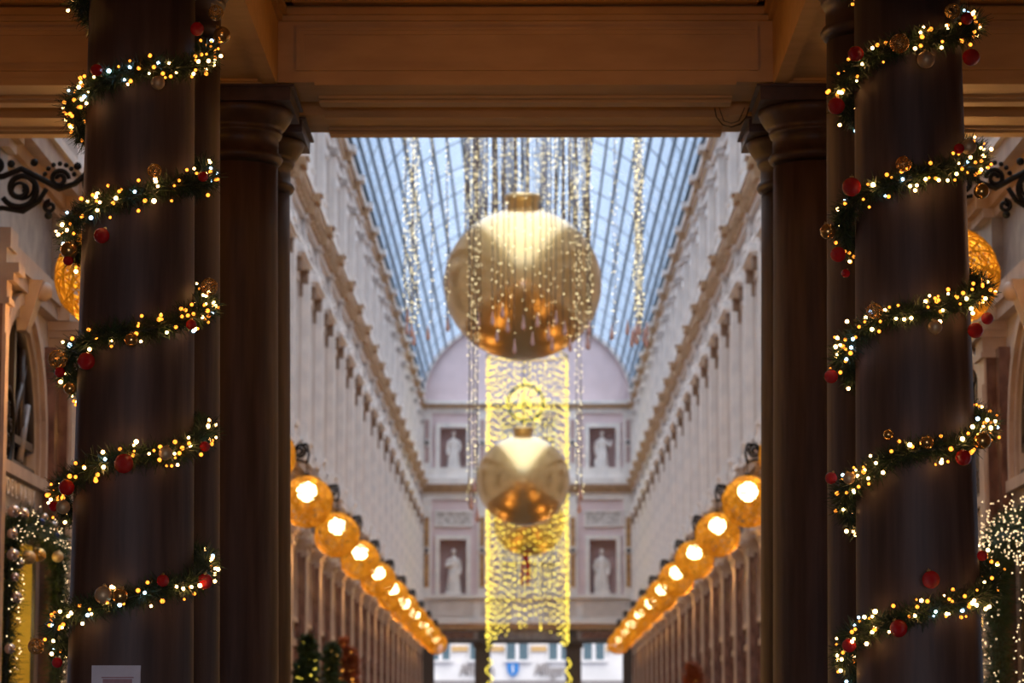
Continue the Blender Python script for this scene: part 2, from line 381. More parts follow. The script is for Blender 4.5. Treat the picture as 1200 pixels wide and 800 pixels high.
    for yy in (yc-.86, yc+.68):
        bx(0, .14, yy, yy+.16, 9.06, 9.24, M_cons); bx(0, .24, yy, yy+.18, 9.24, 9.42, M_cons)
    bx(0, .26, yc-.95, yc+.95, 9.42, 9.50, M_wallw); bx(0, .31, yc-1.0, yc+1.0, 9.50, 9.58, M_wallw)
    for i in range(6):                                       # curved pediment
        a0 = -0.95+1.9*i/6; a1 = -0.95+1.9*(i+1)/6; h = .30*math.cos((a0+a1)/2/0.95*PI/2)
        bx(0, .27, yc+a0, yc+a1, 9.58, 9.58+h, M_wallw)
    bx(0, .12, yc-.72, yc+.72, 6.98, 7.1, M_wallw)
    # main cornice
    for (z0, z1, u, ur, m) in ((9.95, 10.10, .10, .18, M_wallw), (10.10, 10.25, .13, .21, M_wallw), (10.25, 10.72, .04, .12, M_rel), (10.72, 10.80, .12, .18, M_wallw),
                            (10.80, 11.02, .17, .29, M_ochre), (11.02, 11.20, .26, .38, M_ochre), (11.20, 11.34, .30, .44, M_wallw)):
        bx(0, u, 0, BAY, z0, z1, m)
        bx(u, ur, 0, .28, z0, z1, m); bx(u, ur, BAY-.28, BAY, z0, z1, m)
    for i in range(5):
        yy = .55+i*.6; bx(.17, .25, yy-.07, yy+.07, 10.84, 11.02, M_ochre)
    bx(0, .10, 0, BAY, 11.34, 11.75, M_wall)
    for (y0, y1) in ((0, .28), (BAY-.28, BAY)):
        bx(.10, .22, y0, y1, 11.34, 11.75, M_wallw); bx(.10, .26, y0, y1, 11.75, 11.83, M_wallw)
    # second floor
    plate(0.0, 11.75, 14.2, .52, 13.45, False, M_wall, .12)
    for (y0, y1) in ((0, .22), (BAY-.22, BAY)): bx(0, .06, y0, y1, 11.83, 13.95, M_wall)
    for (y0, y1) in ((0, .14), (BAY-.14, BAY)): bx(.06, .21, y0, y1, 11.83, 13.80, M_wallw)
    for yy in (yc-.52-.14, yc+.52): bx(0, .08, yy, yy+.14, 11.85, 13.5, M_wallw)
    for yy in (.60, BAY-.60-.10): bx(0, .05, yy, yy+.10, 11.85, 13.85, M_wallw)
    bx(0, .12, yc-.72, yc+.72, 13.45, 13.62, M_wallw)
    bx(0, .26, 0, .20, 13.80, 13.98, M_rel); bx(0, .26, BAY-.20, BAY, 13.80, 13.98, M_rel)
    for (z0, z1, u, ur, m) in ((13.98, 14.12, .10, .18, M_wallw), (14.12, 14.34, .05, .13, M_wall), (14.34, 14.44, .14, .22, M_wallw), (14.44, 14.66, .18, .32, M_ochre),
                            (14.66, 14.80, .28, .42, M_wallw)):
        bx(0, u, 0, BAY, z0, z1, m)
        bx(u, ur, 0, .24, z0, z1, m); bx(u, ur, BAY-.24, BAY, z0, z1, m)
    bx(0, .20, 0, .14, 14.80, 14.98, M_wallw); bx(0, .20, BAY-.14, BAY, 14.80, 14.98, M_wallw)
    # floor bands behind the openings
    bx(-.05, 0, 0, BAY, 10.2, 11.75, M_wall); bx(-.05, 0, 0, BAY, 5.4, 7.0, M_wall); bx(-.05, 0, 0, BAY, 14.2, 14.9, M_wall)
    return zmap(b.mesh('wall_bay'))
def win_mesh(s, kind):
    b = MB(); yc = BAY/2
    def bx(u0, u1, y0, y1, z0, z1, m): b.box(s*(WX-u0), s*(WX-u1), y0, y1, z0, z1, m)
    if kind.startswith('shop'):
        bx(-.05, -.035, .55, BAY-.55, 0, 2.45, M_glow if kind == 'shop_glow' else M_glassd); bx(-.05, -.035, .55, BAY-.55, 2.45, 3.4, M_glassd)
        for (y0, y1) in ((.60, .70), (BAY-.70, BAY-.60), (1.30, 1.36), (2.14, 2.20)): bx(-.035, -.002, y0, y1, 0, 3.35, M_dark)
        for (z0, z1) in ((3.25, 3.35), (2.45, 2.58), (0, .5)): bx(-.035, -.001, .6, BAY-.6, z0, z1, M_dark)
    elif kind == 'arch':
        P = [(yc-1.03, 3.82)]+arch_pts(yc, 1.03, 4.12)+[(yc+1.03, 3.82)]; X = s*(WX+.08)
        b.add([(X, p, q) for p, q in P], [tuple(range(len(P)))], M_glassd)
        bx(-.08, -.02, yc-.04, yc+.04, 3.86, 5.10, M_dark)
        for sgn in (-1, 1):
            b.tube([(s*(WX+.05), yc, 4.12), (s*(WX+.05), yc+sgn*.68, 4.82)], .025, M_dark)
            b.tube([(s*(WX+.05), yc+sgn*.5, 3.86), (s*(WX+.05), yc+sgn*.5, 4.95)], .03, M_dark)
        bx(-.08, -.02, yc-1.0, yc+1.0, 4.08, 4.15, M_dark); bx(-.08, -.01, yc-1, yc+1, 3.86, 3.93, M_dark)
        b.tube([(s*(WX+.05), y, z) for (y, z) in arch_pts(yc, .97, 4.12)], .04, M_dark)
    else:
        hw, z0, z1 = (.60, 7.0, 9.3) if kind == 'mid' else (.54, 11.7, 13.5)
        bx(-.12, -.10, yc-hw, yc+hw, z0, z1, M_glassu)
        for (y0, y1) in ((yc-hw, yc-hw+.07), (yc+hw-.07, yc+hw), (yc-.04, yc+.04)): bx(-.10, -.05, y0, y1, z0, z1, M_wallw)
        for zz in (z0+.1, z0+(z1-z0)*.66, z1-.12): bx(-.10, -.05, yc-hw, yc+hw, zz, zz+.07, M_wallw)
    return zmap(b.mesh('window_'+kind))
for s, side in ((-1, 'left'), (1, 'right')):
    bm_ = bay_mesh(s); wm = {k: win_mesh(s, k) for k in ('shop', 'shop_glow', 'arch', 'mid', 'top')}
    for i in range(NB):
        y = Y0+i*BAY
        struct(link('wall_'+side, bm_, None, (0, y, 0)))
        for k in ('shop', 'arch', 'mid', 'top'):
            if i == 0 and k == 'shop': continue
            struct(link(wname(), wm['shop_glow' if k == 'shop' and (i*7+(s > 0)*2) % 5 < 3 else k], None, (0, y, 0)))
    b = MB()
    b.box(s*(WX+.9), s*(WX+.6), 20.1, YEND+.6, 0, 15.1, M_dark)
    b.box(s*(WX), s*(WX+.6), 20.1, Y0, 0, 15.1, M_wall); b.box(s*(WX), s*(WX+.6), Y0+NB*BAY, YEND+.6, 0, 15.1, M_wall)
    b.box(s*(WX-.12), s*(WX+.6), 20.1, YEND, 14.90, 15.02, M_wall)
    struct(b.build('wall_'+side+'_backing'))

# ------------------------------------------------------------ glazed barrel roof
RA, RB, RZ = 4.13, 3.30, 14.95
def rpt(th, k=1.0): return (RA*k*math.cos(th), RZ+RB*k*math.sin(th))
g = MB(); N = 56
ths = [PI*i/N for i in range(N+1)]
ys = [20.1, YEND+.3]
for i in range(N):
    (xa, za), (xb, zb) = rpt(ths[i]), rpt(ths[i+1])
    m = M_slate if (i < 3 or i >= N-3) else M_roof
    g.add([(xa, ys[0], za), (xb, ys[0], zb), (xb, ys[1], zb), (xa, ys[1], za)], [(0,1,2,3)], m, True)
struct(g.build('ceiling_glass'))
b = MB()
for i in range(1, 28):
    th = PI*i/28
    x, z = rpt(th, .994); nx, nz = math.cos(th), math.sin(th); tx, tz = -nz, nx
    w_ = .024 if i % 2 else .034; d_ = .07
    P = [(x+tx*w_, z+tz*w_), (x-tx*w_, z-tz*w_), (x-tx*w_-nx*d_, z-tz*w_-nz*d_), (x+tx*w_-nx*d_, z+tz*w_-nz*d_)]
    b.prism(P, 20.2, YEND, M_bar)
struct(b.build(tname()))
def rib(b, y, r_out, r_in, w_, m, th0=0.0, th1=PI, n=40):
    for i in range(n):
        a, c = th0+(th1-th0)*i/n, th0+(th1-th0)*(i+1)/n
        (x0, z0), (x1, z1) = rpt(a, r_out), rpt(c, r_out); (x2, z2), (x3, z3) = rpt(c, r_in), rpt(a, r_in)
        b.add([(x0, y-w_, z0), (x1, y-w_, z1), (x2, y-w_, z2), (x3, y-w_, z3), (x0, y+w_, z0), (x1, y+w_, z1), (x2, y+w_, z2), (x3, y+w_, z3)],
              [(0,1,2,3), (4,7,6,5), (3,2,6,7)], m)
b = MB()
for i in range(NB+1): rib(b, Y0+i*BAY, .99, .984, .012, M_bar)
struct(b.build(tname()))
b = MB(); k = 0; y = Y0
while y < YEND: rib(b, y, .999, .996, .007, M_bar, n=28); y += .35
struct(b.build(tname()))

# ------------------------------------------------------------ end wall
def ex(px): return at(px, 400, YEND).x
def ez(py): return at(618, py, YEND).z
b = MB()
def eb(px0, px1, py0, py1, d0, d1, m): b.box(ex(px0), ex(px1), YEND-d1, YEND-d0, ez(py1), ez(py0), m)
# openings: niches are recessed boxes, so the face is laid in pieces
zt = 19.2
NX = [(516, 547), (690, 721)]; NZ = [(632, 697), (501, 554)]
cols_x = [470, 516, 547, 690, 721, 770]
for (a, c) in ((470, 516), (547, 585), (653, 690), (721, 770)): b.box(ex(a), ex(c), YEND, YEND+.5, ez(752), ez(462), M_pink)
for (a, c) in NX:
    b.box(ex(a), ex(c), YEND, YEND+.5, ez(632), ez(554), M_pink); b.box(ex(a), ex(c), YEND, YEND+.5, ez(501), ez(462), M_pink); b.box(ex(a), ex(c), YEND, YEND+.5, ez(752), ez(697), M_pink)
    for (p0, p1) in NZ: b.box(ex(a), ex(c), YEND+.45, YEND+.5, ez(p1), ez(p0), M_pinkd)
b.box(ex(585), ex(653), YEND, YEND+.5, ez(752), ez(697), M_pink); b.box(ex(585), ex(653), YEND, YEND+.5, ez(580), ez(545), M_pink); b.box(ex(585), ex(653), YEND, YEND+.5, ez(490), ez(462), M_pink)
# tympanum under the roof
T = [(-RA*1.02, ez(462))]+[rpt(PI-PI*i/30, 1.02) for i in range(31)]+[(RA*1.02, ez(462))]
b.prism([(x, max(z, ez(462)-.0)) for x, z in T], YEND, YEND+.4, M_pink)
struct(b.build('wall_end'))
b = MB()
# frieze beam over the street passage
eb(495, 741, 737, 753, 0, .12, M_frieze); eb(495, 741, 731, 737, 0, .25, M_ochre); eb(495, 741, 727, 731, 0, .32, M_wallw)
eb(495, 741, 750, 754, 0, .20, M_dark)
for p in (566, 670): eb(p-5, p+5, 739, 749, .1, .2, M_dark)
for (a, c) in ((520, 556), (680, 716)): eb(a, c, 740, 748, .1, .15, M_marb)
eb(495, 741, 697, 727, 0, .06, M_wallw)
for (a, c) in ((503, 556), (564, 600), (636, 674), (682, 735)): eb(a, c, 704, 722, .06, .12, M_wall)
eb(495, 741, 697, 701, 0, .22, M_wallw)
# pilaster strips
for p in (501, 565.5, 670.5, 735):
    eb(p-5.5, p+5.5, 585, 697, 0, .16, M_wallw); eb(p-2.9, p+2.9, 606, 688, .16, .19, M_marbo)
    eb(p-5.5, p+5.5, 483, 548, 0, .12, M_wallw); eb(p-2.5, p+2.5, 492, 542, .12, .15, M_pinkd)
    for (pm, py, dd) in ((p, 645, .24), (p, 519, .2)):
        X, Z = ex(pm), ez(py)
        b.prism([(X-.17, Z), (X, Z-.17), (X+.17, Z), (X, Z+.17)], YEND-dd, YEND-.1, M_wallw)
        b.prism([(X-.10, Z), (X, Z-.10), (X+.10, Z), (X, Z+.10)], YEND-dd-.03, YEND-.1, M_dark)
def eframe(a, c, p0, p1, wpx, d, m):
    eb(a, c, p0, p0+wpx, 0, d, m); eb(a, c, p1-wpx, p1, 0, d, m); eb(a, a+wpx, p0+wpx, p1-wpx, 0, d, m); eb(c-wpx, c, p0+wpx, p1-wpx, 0, d, m)
for (a, c) in NX:
    eframe(a-5, c+5, 627, 701, 5, .14, M_wallw); eframe(a-5, c+5, 496, 558, 5, .14, M_wallw)
    eframe(a-6, c+7, 598, 617, 2, .10, M_wallw); eb(a-4, c+5, 600, 615, 0, .06, M_rel)
# main cornice and springing moulding
for (p0, p1, d, m) in ((548, 561, .16, M_wallw), (561, 568, .40, M_wallw), (568, 572, .34, M_ochre), (572, 577, .22, M_ochre), (577, 585, .10, M_wallw),
                       (470, 474, .30, M_wallw), (474, 478, .22, M_ochre), (478, 484, .10, M_wallw)):
    eb(495, 741, p0, p1, 0, d, m)
struct(b.build(tname()))
b = MB(); rib(b, YEND-.1, 1.0, .975, .1, M_wallw); struct(b.build(tname()))
# central windows behind the light curtain
for (p0, p1) in ((580, 697), (490, 545)):
    b = MB(); eb(584, 654, p0, p1, -.32, -.30, M_wall)
    for p in (585, 607, 629, 650): eb(p, p+3, p0, p1, -.30, -.1, M_wallw)
    for q in np.linspace(p0+2, p1-5, 4): eb(585, 653, q, q+3, -.30, -.12, M_wallw)
    struct(b.build(wname()))

# statues in the niches
def statue(px, py0, py1, label, mirror=1, arm='chest', seed=0):
    base = at(px, py1, YEND+.12); H = ez(py0)-ez(py1)
    me = bpy.data.meshes.new('statue'); mb_ = MB(); r = random.Random(seed)
    def el(x, y, z, rx, ry, rz):
        mb_.lathe([(max(.02, math.sin(PI*j/10)), -math.cos(PI*j/10)*rz) for j in range(11)], M_rel, (x, y, z), 16, rx, ry)
    h = H/1.9
    k = mirror
    # robe with folds, slight contrapposto
    ph = r.random()*6
    mb_.lathe([(.27*h, .12*h), (.29*h, .2*h), (.25*h, .6*h), (.22*h, .9*h), (.19*h, 1.08*h), (.22*h, 1.3*h), (.21*h, 1.42*h), (.09*h, 1.52*h)], M_rel, (0, 0, 0), 40, 1.0, .72,
              fn=lambda a, z: 1+.10*math.sin(9*a+ph+z*1.5)*(1.2-z/(1.5*h))+.0)
    el(.10*k*h, -.12*h, .55*h, .10*h, .09*h, .38*h)                       # forward knee under the cloth
    mb_.tube([(0, 0, 1.48*h), (0, 0, 1.62*h)], .055*h, M_rel, 10)
    el(.01*k*h, -.02*h, 1.72*h, .085*h, .10*h, .125*h)
    el(0, -.11*h, 1.71*h, .018*h, .03*h, .03*h)                          # nose
    el(0, .03*h, 1.76*h, .10*h, .11*h, .10*h)                            # hair
    sh = 1.42*h
    for q in (-1, 1):
        S_ = Vector((q*.20*h, 0, sh))
        if q == k and arm == 'chest': E_, Hn = Vector((q*.30*h, -.08*h, 1.12*h)), Vector((q*.06*h, -.22*h, 1.2*h))
        elif q == k and arm == 'out': E_, Hn = Vector((q*.34*h, -.06*h, 1.15*h)), Vector((q*.42*h, -.2*h, 1.38*h))
        elif q == k: E_, Hn = Vector((q*.32*h, -.02*h, 1.14*h)), Vector((q*.22*h, -.2*h, .92*h))
        else: E_, Hn = Vector((q*.28*h, .0, 1.12*h)), Vector((q*.28*h, -.08*h, .84*h))
        mb_.tube([S_, (S_+E_)/2, E_, (E_+Hn)/2, Hn], [.075*h, .07*h, .06*h, .05*h, .04*h], M_rel, 10)
        el(*(Hn), .045*h, .035*h, .06*h)
    if arm == 'hold': el(k*.24*h, -.08*h, .5*h, .07*h, .07*h, .5*h)     # attribute beside the figure
    if arm == 'out': el(-k*.26*h, -.02*h, .35*h, .09*h, .09*h, .3*h)
    o = mb_.build('statue_figure')
    md = o.modifiers.new('r', 'REMESH'); md.mode = 'VOXEL'; md.voxel_size = .03*h; md.use_smooth_shade = True
    dg = bpy.context.evaluated_depsgraph_get(); em = bpy.data.meshes.new_from_object(o.evaluated_get(dg)); em.materials.clear(); em.materials.append(M_wallw)
    bpy.data.objects.remove(o)
    t = empty('niche_statue', (base.x, base.y+.05, base.z)); tag(t, label, 'statue')
    link('robed_figure', em, t)
    pb = MB(); pb.box(-.36*h, .36*h, -.2*h, .2*h, 0, .06*h, M_wallw); pb.box(-.3*h, .3*h, -.19*h, .19*h, .06*h, .15*h, M_wallw); pb.build('pedestal', t)
statue(531.5, 641, 697, 'white robed statue in the lower niche left of the yellow light curtain', -1, 'chest', 1)
statue(705.5, 641, 697, 'white robed statue in the lower niche right of the yellow light curtain', -1, 'hold', 2)
statue(531.5, 503, 554, 'white robed statue in the upper niche left of the hanging lights', 1, 'low', 3)
statue(705.5, 503, 554, 'white robed statue in the upper niche right of the hanging lights', 1, 'out', 4)

# dark columns under the end wall
for p, lab in ((566, 'left'), (671, 'right')):
    t = empty('square_pillar', (ex(p), YEND+.25, 0)); tag(t, 'dark square pillar at the far street exit, %s of the two' % lab, 'pillar')
    c = MB(); c.box(-.30, .30, -.25, .25, .3, ez(752)-.22, M_dark); c.build('shaft', t)
    c = MB(); c.box(-.38, .38, -.3, .3, ez(752)-.22, ez(752), M_dark); c.build('capital', t)
    c = MB(); c.box(-.38, .38, -.3, .3, 0, .3, M_dark); c.build('plinth', t)
    u = empty('light_garland', (ex(p)+(.26 if lab == 'left' else -.2), YEND-.12, 3.9)); tag(u, 'short yellow light garland hanging on the far %s pillar' % lab, 'garland')
    c = MB(); d = MB()
    for i in range(26):
        z = .9-i*.075; xx = .10*math.sin(i*.8); d.octa((xx+random.uniform(-.04, .04), random.uniform(-.08, -.04), z), .035, E_yel)
    c.tube([(.10*math.sin(i*.8), 0, .9-i*.075) for i in range(26)], .02, M_fir); c.build('wire', u); q = d.build('bulb_cluster', u); q['kind'] = 'stuff'
b = MB()
for a, c in ((470, 510), (728, 770)): b.box(ex(a), ex(c), YEND, YEND+.5, 0, ez(752), M_dark)
struct(b.build('wall_end_jamb'))

# ------------------------------------------------------------ street house behind
YF = 132.0
def fx(px): return at(px, 400, YF).x
def fz(py): return at(618, py, YF).z
t = empty('street_house', (0, YF, 0)); tag(t, 'white rendered house across the street seen through the far exit', 'building')
c = MB(); c.box(-9, 9, 0, .5, 0, 12, M_white); c.box(-9, 9, -.12, 0, fz(801)-.0, fz(797), M_grey); c.box(-9, 9, -.5, 0, fz(809), fz(803), M_teal)
for p in (540, 610, 630, 720): pass
c.build('wall', t)
for (a, q) in ((575, 591), (622, 640), (708, 730), (530, 549)):
    c = MB(); c.box(fx(a), fx(q), -.08, 0, fz(763), fz(757), M_cream); c.build('stone_band', t)
for (a, q) in ((505, 530), (550, 572), (592, 620), (641, 668), (681, 708)):
    c = MB(); c.box(fx(a), fx(q), -.06, 0, fz(773), fz(730), M_teal); wd = c.build('window_glass', t)
    c = MB()
    m_ = (a+q)/2
    for (u0, u1) in ((a, a+1.6), (q-1.6, q), (m_-2, m_+2)): c.box(fx(u0), fx(u1), -.10, -.02, fz(773), fz(730), M_white)
    c.box(fx(a-2), fx(q+2), -.16, 0, fz(775.5), fz(773), M_white); c.build('window_frame', wd)
def text(body, name, loc, size, m, rot, parent=None, ext=.01, shear=0.0, wscale=1.0):
    cu = bpy.data.curves.new(name, 'FONT'); cu.body = body; cu.size = size; cu.extrude = ext; cu.shear = shear; cu.offset = size*.004
    o = bpy.data.objects.new(name, cu); COL.objects.link(o)
    dg = bpy.context.evaluated_depsgraph_get(); me = bpy.data.meshes.new_from_object(o.evaluated_get(dg)); bpy.data.objects.remove(o)
    me.materials.clear(); me.materials.append(m)
    r = link(name, me, parent, loc, rot); r.scale = (wscale, 1, 1); return r
for px in (539, 625):
    x_ = fx(px)
    for ch_, w_ in zip('Affligem', (.36, .19, .19, .15, .15, .29, .30, .4)):
        text(ch_, 'letter', (x_, -.08, fz(791.5)), .78, M_grey, (PI/2, 0, 0), t, wscale=.72); x_ += w_*.72
X, Z = fx(601), fz(784)
c = MB(); sh = [(X-.27, Z+.30), (X-.27, Z-.02), (X-.2, Z-.2), (X, Z-.34), (X+.2, Z-.2), (X+.27, Z-.02), (X+.27, Z+.30)]
c.prism(sh, -.12, 0, M_blue); c.box(X-.03, X+.03, -.14, -.12, Z-.15, Z+.2, M_white); c.build('shield_sign', t)

# ------------------------------------------------------------ hanging gold balls
ball_me = None
def gold_ball(px, py, Y, r, label, ztop):
    c = at(px, py, Y)
    t = empty('giant_gold_bauble', c); tag(t, label, 'ornament')
    m = MB(); m.sphere((0, 0, 0), 1.0, M_gold, 96, 64, .965); link('ball', m.mesh('ball'), t, scale=r)
    m = MB(); m.lathe([(.19, .90), (.205, .93), (.205, 1.06), (.225, 1.07), (.235, 1.09), (.235, 1.13), (.22, 1.145), (.05, 1.145), (.03, 1.15)], M_gold, n=48, ); link('collar', m.mesh('collar'), t, scale=r)
    m = MB(); m.tube([(0, 0, 1.14*r), (0, 0, ztop-c.z)], .012, M_black); m.build('hanging_cable', t)
    return t, c
t1, c1 = gold_ball(612.5, 333, 47.7, 1.30, 'largest and nearest giant gold ball hanging below the glass roof', RZ+RB*.98)
t2, c2 = gold_ball(613, 563, 83.0, 1.335, 'middle giant gold ball hanging in front of the yellow light curtain', RZ+RB*.98)
t3, c3 = gold_ball(620, 612, 99.5, 1.22, 'farthest giant gold ball, ringed by the yellow light curtain', RZ+RB)
t = empty('red_ribbon', (c3.x-.12, c3.y-.1, c3.z-1.14)); tag(t, 'red ribbon dangling under the farthest gold ball', 'ribbon')
m = MB()
for k in range(5):
    a = k*1.3; m.tube([(.02*math.cos(a), .02*math.sin(a), .02), (.12*math.cos(a), .1*math.sin(a), -.3), (.16*math.cos(a), .12*math.sin(a), -.85-.05*k)], .035, M_redr, 5)
m.build('ribbon_tail', t)
m = MB(); m.sphere((0, 0, -.02), .12, M_redr, 10, 8, .7); m.build('knot', t)

# ------------------------------------------------------------ front light strands
YS = 44.0
t = empty('support_cable', (0, YS, 13.6)); tag(t, 'steel cable high across the gallery carrying the front light strands', 'cable')
m = MB()
for dy in (-.5, 0, .5): m.tube([(-4.24, dy, 0), (0, dy, 0), (4.24, dy, 0)], .02, M_black)
m.build('cable', t)
def strand(px, pybot, Y, group, label, wires=1, dens=.13, seed=0, led=E_str, r=.0085, drops=1, ztop=13.58, spread=.03, wr=.006):
    r_ = random.Random(seed); p = at(px, pybot, Y); L = ztop-p.z
    x0 = p.x
    o = empty('light_strand', (x0, Y, ztop)); tag(o, label, 'light strand', group)
    m = MB(); lb = MB()
    for w_ in range(wires):
        ox, oy = (0, 0) if wires == 1 else (r_.uniform(-spread, spread), r_.uniform(-spread, spread))
        nseg = max(6, int(L/.5)); Lw = L*(1 if w_ == 0 else r_.uniform(.93, 1.0))
        pts = [(ox*min(1, i*.4)+r_.uniform(-.012, .012), oy+r_.uniform(-.01, .01), -Lw*i/nseg) for i in range(nseg+1)]
        pts[0] = (0, 0, 0); m.tube(pts, wr, M_strand, 4)
        z = -.5
        while z > -Lw:
            f = -z/Lw*nseg; i = min(int(f), nseg-1); a = Vector(pts[i]).lerp(Vector(pts[i+1]), f-i)
            lb.octa((a.x+r_.uniform(-.035, .035), a.y+r_.uniform(-.03, .03), z), r*r_.uniform(.6, 1.25), led)
            z -= dens*r_.uniform(.6, 1.5)
    m.build('wire', o); q = lb.build('bulb_cluster', o); q['kind'] = 'stuff'
    if drops:
        d = MB()
        for k in range(drops):
            xx = r_.uniform(-.05, .05)*drops; zz = r_.uniform(0, .2)
            d.lathe([(.004, 0), (.012, -.06), (.03, -.16), (.034, -.20), (.02, -.235), (.004, -.24)], M_drop, (xx, 0, -L+zz), 8)
        d.build('drop_pendant', o)
    return o
sd = 0
def S(*a, **k):
    global sd; sd += 1; return strand(*a, seed=sd, **k)
for q_, (px, pb) in zip(('leftmost', 'second', 'third', 'rightmost'), ((476, 372), (480, 386), (485, 378), (489, 392))):
    S(px, pb, YS, 'strands in the left dense bundle', q_+' twinkling light strand in the dense bundle left of the largest gold ball', wires=3, dens=.09)
S(505, 384, YS, None, 'single light strand just right of the left dense bundle', wires=2)
S(522, 378, YS, None, 'single light strand brushing the left edge of the largest gold ball', wires=2)
for q_, (px, pb) in zip(('leftmost', 'middle', 'shortest'), ((551, 592), (556, 598), (559, 570))):
    S(px, pb, YS+.5, 'long strands left of the middle ball', q_+' long light strand ending low beside the left of the middle gold ball', wires=2, dens=.11, wr=.009)
for q_, (px, pb) in zip(('inner', 'outer'), ((676, 590), (682, 578))):
    S(px, pb, YS+.5, 'long strands right of the middle ball', q_+' long light strand ending low beside the right of the middle gold ball', wires=2, dens=.11)
for q_, (px, pb) in zip(('inner', 'outer', 'middle'), ((688, 396), (693, 402), (691, 388))):
    S(px, pb, YS, 'strands at the right edge of the ball', q_+' light strand falling over the right rim of the largest gold ball', wires=2, dens=.1, wr=.008)
S(720, 392, YS, None, 'thin light strand between the largest ball and the right dense bundle', wires=2)
for q_, (px, pb) in zip(('left', 'middle', 'right'), ((746, 386), (749, 398), (752, 390))):
    S(px, pb, YS, 'strands in the right dense bundle', q_+' light strand in the copper dense bundle right of the largest gold ball', wires=4, dens=.07, drops=3)
ORD2 = ORD+['fourteenth']
for q_, (px, pb) in zip(ORD2, sorted(((563, 372), (577, 378), (583, 392), (596, 384), (603, 398), (615, 376), (624, 388), (633, 380), (641, 391), (651, 377), (660, 390), (668, 395), (590, 366), (646, 396)))):
    S(px, pb, YS+random.choice((-.5, 0, .5)), 'strands in front of the largest ball', q_+' from the left of the thin strands over the largest gold ball', wires=1, dens=.2, r=.009, wr=.009, drops=1)
# background strands behind the first ball
for i in range(30):
    px = 545+i*4.9+random.uniform(-1.5, 1.5)
    S(px, 300+random.uniform(-30, 40), 58+random.choice((-1.5, 0, 1.5)), 'strands behind the largest ball', 'light strand hanging close behind the largest gold ball under the roof', wires=3, dens=.16, drops=0, ztop=16.6, led=E_str, r=.012, wr=.016, spread=.06)
# dense pale bundle left of the collar and green-white one
t = empty('support_cable', (0, 58, 16.62)); tag(t, 'cable under the roof carrying the strands behind the largest ball', 'cable')
m = MB(); m.tube([(-3.2, 0, 0), (3.2, 0, 0)], .03, M_black); m.tube([(-2.5, -1.5, 0), (2.5, -1.5, 0)], .02, M_black); m.tube([(-2.5, 1.5, 0), (2.5, 1.5, 0)], .02, M_black); m.build('cable', t)

# ------------------------------------------------------------ far cylindrical curtain of yellow strands
YR = 99.5; RR = 1.38
cx = at(618, 500, YR).x
t = empty('curtain_ring', (cx, YR, 14.75)); tag(t, 'large metal ring from which the round yellow light curtain hangs', 'ring')
m = MB(); m.tube([(RR*math.cos(a), RR*math.sin(a), 0) for a in np.linspace(0, 2*PI, 41)[:-1]], .04, M_gold, 8, True); m.build('hoop', t)
m = MB()
for a in (0, PI/2, PI, 3*PI/2): m.tube([(RR*math.cos(a), RR*math.sin(a), 0), (0, 0, 1.6)], .012, M_black, 4)
m.tube([(0, 0, 1.6), (0, 0, 3.49)], .015, M_black, 4); m.build('suspension_wire', t)
for i in range(56):
    a = 2*PI*i/48+.05 if i < 48 else (PI if i % 2 else 0)+(i-51.5)*.09; x = RR*math.cos(a); y = RR*math.sin(a)
    zb = 5.15+random.uniform(-.1, .8)
    if abs(x) > 1.05: zb = 4.95+random.uniform(-.35, .3)
    L = 14.75-zb; rr = random.Random(i)
    o = empty('yellow_light_strand', (cx+x, YR+y, 14.75)); tag(o, 'yellow bulb strand of the round curtain around the farthest gold ball', 'light strand', 'strands of the round yellow curtain')
    m = MB(); m.tube([(0, 0, .04), (.02, 0, -L/2), (0, 0, -L)], .007, M_strand, 4); m.build('wire', o)
    lb = MB(); z = -.1-rr.random()*.25
    while z > -L: lb.octa((rr.uniform(-.02, .02), rr.uniform(-.02, .02), z), .031*rr.uniform(.7, 1.2), E_yel); z -= .23*rr.uniform(.7, 1.4)
    q = lb.build('bulb_cluster', o); q['kind'] = 'stuff'
# wreath of lights
wc = at(616, 472, 97.4)
t = empty('light_wreath', wc); tag(t, 'round wreath of yellow lights hanging above the middle gold ball', 'wreath')
m = MB(); m.tube([(.60*math.cos(a), 0, .60*math.sin(a)) for a in np.linspace(0, 2*PI, 33)[:-1]], .05, M_fir, 8, True); m.build('hoop', t)
m = MB()
for i in range(240):
    a = random.uniform(0, 2*PI); r = random.gauss(.60, .13) if i < 130 else random.uniform(.08, .5)
    m.octa((r*math.cos(a), random.uniform(-.14, -.04), r*math.sin(a)), .026, E_yel)
q = m.build('bulb_cluster', t); q['kind'] = 'stuff'
m = MB(); m.tube([(0, 0, .7), (0, 0, RZ+RB*.985-wc.z)], .012, M_black, 4)
for k in range(8): a = k*PI/4; m.tube([(0, 0, 0), (.6*math.cos(a), 0, .6*math.sin(a))], .015, M_fir, 4)
m.tube([(0, 0, .6), (0, 0, .75)], .03, M_black, 4); m.build('suspension_wire', t)

